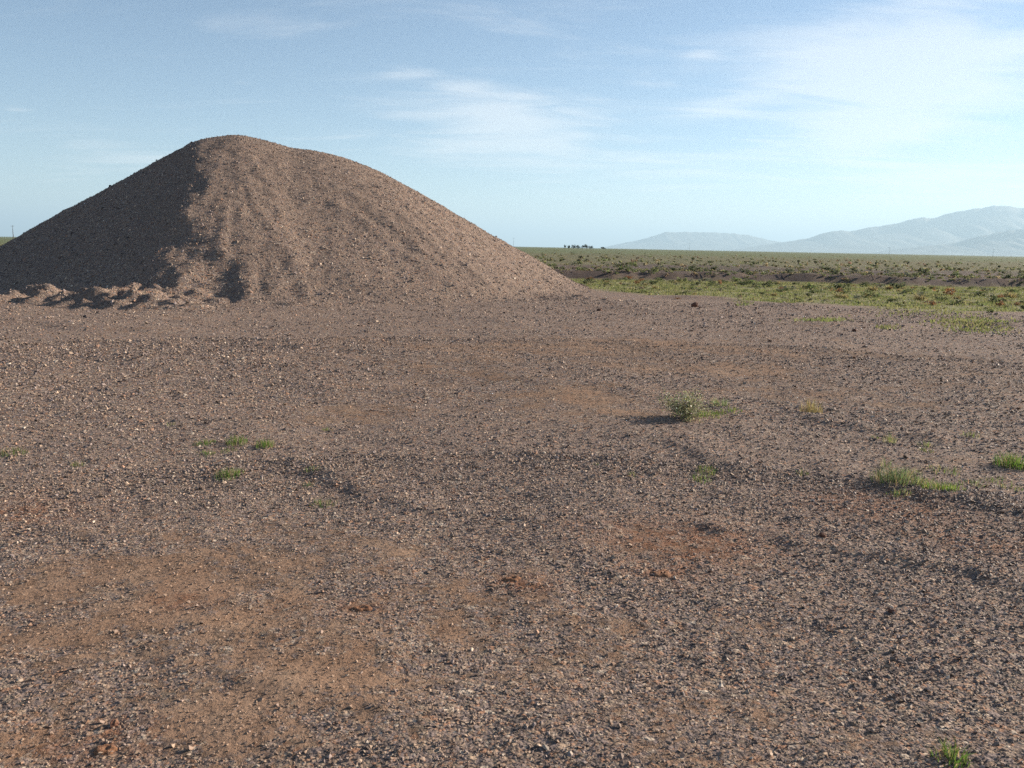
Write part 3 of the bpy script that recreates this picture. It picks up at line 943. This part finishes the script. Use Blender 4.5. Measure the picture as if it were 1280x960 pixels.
# --- bushes on the grass strip and plain
def bush_mesh(name, kind, seed):
    r = np.random.default_rng(seed)
    if kind == 'dark':
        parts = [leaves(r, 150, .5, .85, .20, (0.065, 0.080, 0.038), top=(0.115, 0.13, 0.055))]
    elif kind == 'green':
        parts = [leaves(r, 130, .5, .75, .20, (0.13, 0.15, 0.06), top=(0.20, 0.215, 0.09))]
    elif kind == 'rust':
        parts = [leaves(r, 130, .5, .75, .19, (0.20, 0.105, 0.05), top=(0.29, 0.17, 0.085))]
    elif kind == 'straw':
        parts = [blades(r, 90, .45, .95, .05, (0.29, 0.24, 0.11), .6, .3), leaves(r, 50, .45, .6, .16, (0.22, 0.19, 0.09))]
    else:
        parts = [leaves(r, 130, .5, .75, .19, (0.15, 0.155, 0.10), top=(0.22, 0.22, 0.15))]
    v, f, c = join(parts)
    return make_mesh(name, v, f, mat_leaf, False, {'tint': c})
KINDS = {'dark': ('dark_bush', 'dark green rounded bush among the pale grass strip', 'dark bushes on the grass strip'),
         'green': ('green_bush', 'mid green leafy bush among the pale grass strip', 'green bushes on the grass strip'),
         'rust': ('rust_bush', 'rust-orange dry bush among the pale grass strip', 'rust bushes on the grass strip'),
         'straw': ('straw_tussock', 'straw-yellow tussock among the pale grass strip', 'straw tussocks on the grass strip'),
         'sage': ('sage_bush', 'grey-green sage bush among the pale grass strip', 'sage bushes on the grass strip')}
LIB = {k: [bush_mesh(KINDS[k][0], k, 200 + 10 * i + j) for j in range(4)] for i, k in enumerate(KINDS)}
r = np.random.default_rng(31)
def put_bush(kind, x, y, wdt, hgt, label, group):
    size = 'small' if wdt < .24 else ('large' if wdt > .42 else 'middling')
    if 'strip' in group:
        gap = y - float(pad_edge(np.array([x]))[0]); room = float(bank_y(np.array([x]))[0]) - y
        where = 'near the gravel edge' if gap < 4 else ('close under the brown bank' if room < 5 else 'midway across the strip')
        label = size + ' ' + label.replace('among the pale grass strip', 'in the grass strip ' + where)
        group = group + ', ' + size + ', ' + where
    else:
        room = y - float(bank_y(np.array([x]))[0])
        where = 'at the lip of the brown cut bank' if room < 3 else 'on bare ground behind the cut bank'
        label = ('small ' if wdt < .5 else 'broad ') + label.replace('on the brown cut bank behind the grass strip', where)
        group = group + ', ' + ('small, ' if wdt < .5 else 'broad, ') + where
    o = add(KINDS[kind][0], LIB[kind][int(r.integers(0, 4))], (x, y, gz_at(x, y) - 0.02 * hgt), r.uniform(0, 6.28), scale=(wdt, wdt, hgt))
    tag(o, label, 'bush', group)
# the ones that can be singled out in the photograph: kind, pixel, width px, height px
for kind, bx, by_, wp, hp in (('dark', 1123, 361, 18, 11), ('dark', 963, 360, 14, 10), ('dark', 1052, 362, 22, 10), ('dark', 1245, 378, 18, 12), ('dark', 1219, 370, 16, 9), ('dark', 1010, 371, 9, 7),
                              ('dark', 1114, 378, 12, 8), ('dark', 1126, 384, 10, 6), ('dark', 1194, 381, 14, 9), ('dark', 975, 366, 7, 6), ('dark', 952, 369, 7, 5), ('dark', 870, 357, 9, 7),
                              ('dark', 1236, 391, 9, 8), ('dark', 1280, 388, 14, 9), ('dark', 760, 353, 8, 6), ('dark', 816, 356, 10, 8), ('dark', 757, 357, 6, 5), ('dark', 929, 358, 12, 9),
                              ('rust', 1164, 382, 12, 10), ('rust', 1182, 369, 18, 13), ('rust', 1250, 384, 14, 9), ('rust', 900, 357, 9, 9), ('rust', 796, 355, 10, 7), ('rust', 1047, 367, 12, 6),
                              ('rust', 737, 351, 12, 6), ('rust', 802, 352, 8, 6), ('rust', 1273, 382, 12, 7), ('rust', 846, 374, 8, 3), ('rust', 786, 350, 10, 6),
                              ('straw', 1150, 375, 16, 10), ('straw', 1050, 372, 20, 8), ('straw', 1260, 372, 20, 10), ('straw', 1090, 364, 14, 9),
                              ('green', 1180, 379, 14, 10), ('green', 1088, 372, 20, 10), ('green', 1135, 368, 14, 9), ('green', 1020, 368, 18, 8), ('green', 1265, 366, 14, 8), ('green', 1012, 361, 20, 10),
                              ('green', 1272, 372, 12, 7), ('green', 936, 356, 16, 10), ('green', 920, 353, 14, 9), ('green', 850, 353, 14, 8), ('green', 780, 349, 14, 7), ('green', 825, 352, 12, 7),
                              ('sage', 1150, 371, 14, 9), ('sage', 990, 364, 18, 9), ('sage', 1100, 361, 14, 9), ('sage', 1070, 375, 16, 8), ('sage', 1232, 366, 14, 8), ('sage', 880, 354, 16, 8)):
    q = gp(bx, by_); mp = q[1] / FPX
    put_bush(kind, q[0], q[1], wp * mp * 1.05, hp * mp * 1.05, KINDS[kind][1], KINDS[kind][2])
cnt = 0
while cnt < 150:
    bx = r.uniform(690, 1330); yy = 346 + (bx - 640) * 0.0235 + abs(r.normal(0, 11))
    q = gp(bx, yy)
    if q[1] < pad_edge(q[0]) + .8 or q[1] > 44: continue
    kind = r.choice(list(KINDS), p=[.22, .36, .10, .14, .18]); mp = q[1] / FPX
    wp = r.uniform(4, 10.5)
    put_bush(kind, q[0], q[1], wp * mp, wp * mp * r.uniform(.5, .75), KINDS[kind][1], KINDS[kind][2])
    cnt += 1
BANKL = {'dark': 'dark bush on the brown cut bank behind the grass strip', 'sage': 'grey bush on the brown cut bank behind the grass strip', 'green': 'olive bush on the brown cut bank behind the grass strip'}
for k in range(70):
    x = r.uniform(2, 38); y = float(bank_y(np.array([x]))[0]) + r.uniform(-.2, 7) ** 1.0 if r.uniform() < .6 else r.uniform(46, 62)
    kind = r.choice(['dark', 'sage', 'green'], p=[.45, .35, .2])
    s = r.uniform(.28, .7)
    put_bush(kind, x, y, s, s * r.uniform(.5, .8), BANKL[kind], kind + ' bushes on the cut bank')

# taller upright yuccas that stick up behind the bank
for bx, top, hp in ((998, 321, 9), (1134, 322, 12), (866, 321, 6), (1095, 325, 8), (1020, 322, 6), (726, 322, 7)):
    d_ = 95.0
    q = at_depth(bx, top + hp, d_); mp = d_ / FPX
    rr2 = np.random.default_rng(bx)
    rt_ = bpy.data.objects.new('yucca', None); C.objects.link(rt_)
    rt_.location = (q[0], d_, gz_at(q[0], d_))
    tag(rt_, 'upright dark yucca-like plant standing above the brush on the plain', 'plant', 'upright plants on the plain')
    hgt = max(hp * mp * .6, .4)
    v, f = tubes([[np.array([0, 0, -.05]), np.array([0.02, 0, hgt * .5]), np.array([.03, .02, hgt * .8])]], [.09], 6)
    add('trunk', make_mesh('trunk', v, f, mat_twig), parent=rt_)
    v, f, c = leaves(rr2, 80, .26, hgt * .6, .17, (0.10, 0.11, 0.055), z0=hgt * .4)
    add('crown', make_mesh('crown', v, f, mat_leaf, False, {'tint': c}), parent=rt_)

# the uncounted brush further out, and the short grass: stuff
def brush_field():
    r = np.random.default_rng(55)
    parts = []
    N = 2600
    yd = 52 * (1200 / 52) ** (r.uniform(0, 1, N) ** 1.9)
    xd = r.uniform(-.62, .72, N) * yd
    xb = r.uniform(0, 40, 700); yb = bank_y(xb) + np.abs(r.normal(0, 4.5, 700)) + .1
    xd = np.concatenate([xd, xb]); yd = np.concatenate([yd, yb])
    xg = r.uniform(2, 34, 700); yg = r.uniform(25, 44.5, 700)
    mg = (yg > pad_edge(xg) + 1) & (xg < yg * .7)
    xd = np.concatenate([xd, xg[mg]]); yd = np.concatenate([yd, yg[mg]])
    for x, y in zip(xd, yd):
        nn_ = 12 if y > 150 else 22
        s = r.uniform(.2, .62) * (1 + y / 1200) * (.55 if y < 62 else 1) * (.6 if y < 44.5 else 1)
        base = [(0.13, 0.13, 0.068), (0.22, 0.205, 0.11), (0.18, 0.195, 0.085), (0.29, 0.24, 0.135), (0.23, 0.17, 0.11)][r.choice(5, p=[.30, .25, .22, .13, .10])]
        v, f, c = leaves(r, nn_, s * .5, s * .42, s * .38, base, lumps=3)
        v[:, 0] += x; v[:, 1] += y
        parts.append((v, f, c))
    zz = terrain(xd, yd)
    for (v, f, c), z in zip(parts, zz):
        v[:, 2] += z
    return join(parts)
v, f, c = brush_field()
print('brush tris', len(f))
tag(add('brush', make_mesh('brush', v, f, mat_leaf, False, {'tint': c})), 'low olive brush covering the far plain to the horizon', 'brush', kind='stuff')

def grass_field():
    r = np.random.default_rng(58)
    N = 240000
    y = 22 + 26 * r.uniform(0, 1, N); x = r.uniform(1, .72 * 48, N)
    dp = y - pad_edge(x)
    m = (dp + 2.2 * fbm(x / 3.5, y / 2.5, 3, 90) > 0.3) & (y < bank_y(x) - .4) & (x < y * .72) & (r.uniform(0, 1, N) < np.clip(.35 + .9 * fbm(x / 1.6, y / 1.3, 3, 61), .05, 1))
    x, y = x[m], y[m]
    # green patches on the pad's margin
    for (px0, py0, sx, sy, k) in ((1030, 401, 30, 4, 300), (1215, 404, 50, 9, 900), (1150, 392, 60, 6, 300), (1110, 411, 16, 3, 90), (1240, 412, 40, 6, 120), (930, 381, 12, 3, 80)):
        for _ in range(k):
            q = gp(px0 + r.normal(0, sx * .5), py0 + r.normal(0, sy * .5))
            x = np.append(x, q[0]); y = np.append(y, q[1])
    z = terrain(x, y); n = len(x)
    h = r.uniform(.025, .085, n); wd = r.uniform(.012, .035, n)
    a = r.uniform(0, math.pi, n); lx, ly = r.normal(0, .4, n) * h, r.normal(0, .4, n) * h
    v = np.stack([np.stack([x - np.cos(a) * wd, y - np.sin(a) * wd, z - .01], 1), np.stack([x + np.cos(a) * wd, y + np.sin(a) * wd, z - .01], 1), np.stack([x + lx, y + ly, z + h], 1)], 1)
    pal = np.array([(0.17, 0.195, 0.065), (0.21, 0.21, 0.085), (0.15, 0.17, 0.06), (0.28, 0.24, 0.12)])
    tone = np.clip((fbm(x / 4, y / 3, 3, 66) + 1) * 1.6, 0, 3.99).astype(int)
    cc = pal[np.where(r.uniform(0, 1, n) < .6, tone, r.integers(0, 4, n))] * r.uniform(.8, 1.2, (n, 1))
    return v.reshape(-1, 3), np.arange(3 * n).reshape(-1, 3), np.repeat(cc, 3, 0)
v, f, c = grass_field()
print('grass tris', len(f))
tag(add('grass', make_mesh('grass', v, f, mat_leaf, False, {'tint': c})), 'short yellow-green grass strip along the edge of the gravel pad', 'grass', kind='stuff')

# ------------------------------------------------------------------ far trees and utility poles on the horizon
def far_tree(px_x, top, wpx, hpx, dist_, label, group=None):
    q = at_depth(px_x, top + hpx, dist_); mp = dist_ / FPX
    hgt, rad = hpx * mp + q[2] * 0 + .5, wpx * mp / 2
    rt_ = bpy.data.objects.new('tree', None); C.objects.link(rt_)
    rt_.location = (q[0], dist_, gz_at(q[0], dist_))
    hgt = max(EYE + (ray(px_x, top + .9)[2] / ray(px_x, top + .9)[1]) * dist_ - rt_.location[2], 2.2)
    tag(rt_, label, 'tree', group)
    r = np.random.default_rng(int(px_x))
    v, f = tubes([[np.array([0, 0, -.2]), np.array([.1, 0, hgt * .3]), np.array([.2, .1, hgt * .7])],
                  [np.array([.1, 0, hgt * .3]), np.array([rad * .4, .2, hgt * .6])], [np.array([.1, 0, hgt * .3]), np.array([-rad * .4, -.2, hgt * .6])]], [.28, .15, .15], 6)
    add('trunk', make_mesh('trunk', v, f, mat_wood), parent=rt_)
    v, f, c = leaves(r, 420, rad, hgt * .8, max(.6, rad * .25), (0.03, 0.04, 0.02), z0=hgt * .18, lumps=9)
    add('crown', make_mesh('crown', v, f, mat_leaf, False, {'tint': c}), parent=rt_)
TD = 900.0
far_tree(706, 305.2, 3, 4, TD, 'narrow dark tree at the left end of the horizon grove', None)
for tx, tt, tw in ((711, 306.0, 4), (717, 304.8, 6), (723, 305.6, 6), (728, 305.6, 6), (733, 304.6, 6), (738, 306.4, 5)):
    far_tree(tx, tt, tw, 4, TD, 'dark tree in the tight grove on the horizon', 'trees of the horizon grove')
far_tree(754, 307.6, 5, 3, TD, 'single low dark tree standing off from the horizon grove')

def pole(px_x, top, dist_, label, group=None):
    d_ = ray(px_x, top)
    zt = EYE + d_[2] / d_[1] * dist_; x = d_[0] / d_[1] * dist_
    z0 = gz_at(x, dist_)
    hgt = zt - z0
    rt_ = bpy.data.objects.new('utility_pole', None); C.objects.link(rt_)
    rt_.location = (x, dist_, z0)
    tag(rt_, label, 'utility pole', group)
    v, f = tubes([[np.array([0, 0, -.3]), np.array([0, 0, hgt * .5]), np.array([0, 0, hgt])]], [.26 if dist_ < 700 else .15], 8)
    add('post', make_mesh('post', v, f, mat_wood), parent=rt_)
    bm = bmesh.new(); bmesh.ops.create_cube(bm, size=1.0)
    for vv in bm.verts: vv.co = Vector((vv.co.x * 2.4, vv.co.y * .12 - .2, vv.co.z * .14 + hgt - .6))
    me = bpy.data.meshes.new('crossarm'); bm.to_mesh(me); bm.free(); me.materials.append(mat_wood)
    add('crossarm', me, parent=rt_)
pole(15.5, 281.5, 560, 'wooden utility pole rising beyond the left flank of the stockpile')
for bx, tp in ((642, 297), (862, 303.5), (1112, 309), (1242, 311)):
    pole(bx, tp, 950, 'thin distant utility pole faint on the plain horizon', 'distant utility poles')

# ------------------------------------------------------------------ haze
bm = bmesh.new(); bmesh.ops.create_cube(bm, size=1.0)
HZ = (130000.0, 130000.0, 1040.0)
for v in bm.verts: v.co = Vector((v.co.x * HZ[0], v.co.y * HZ[1], v.co.z * HZ[2] + HZ[2] / 2 - 14))
me = bpy.data.meshes.new('haze'); bm.to_mesh(me); bm.free()
mh = bpy.data.materials.new('haze_air'); mh.use_nodes = True
hn = NT(mh.node_tree); hn.t.nodes.clear()
ho = hn.node('ShaderNodeOutputMaterial'); pv_ = hn.node('ShaderNodeVolumePrincipled')
pv_.inputs['Color'].default_value = (0.60, 0.83, 1.0, 1)
pv_.inputs['Density'].default_value = 7.5e-5
pv_.inputs['Anisotropy'].default_value = 0.15
link(hn.t, pv_.outputs[0], ho.inputs['Volume'])
me.materials.append(mh)
tag(add('haze', me), 'pale blue haze in the air over the plain', 'haze', kind='stuff')
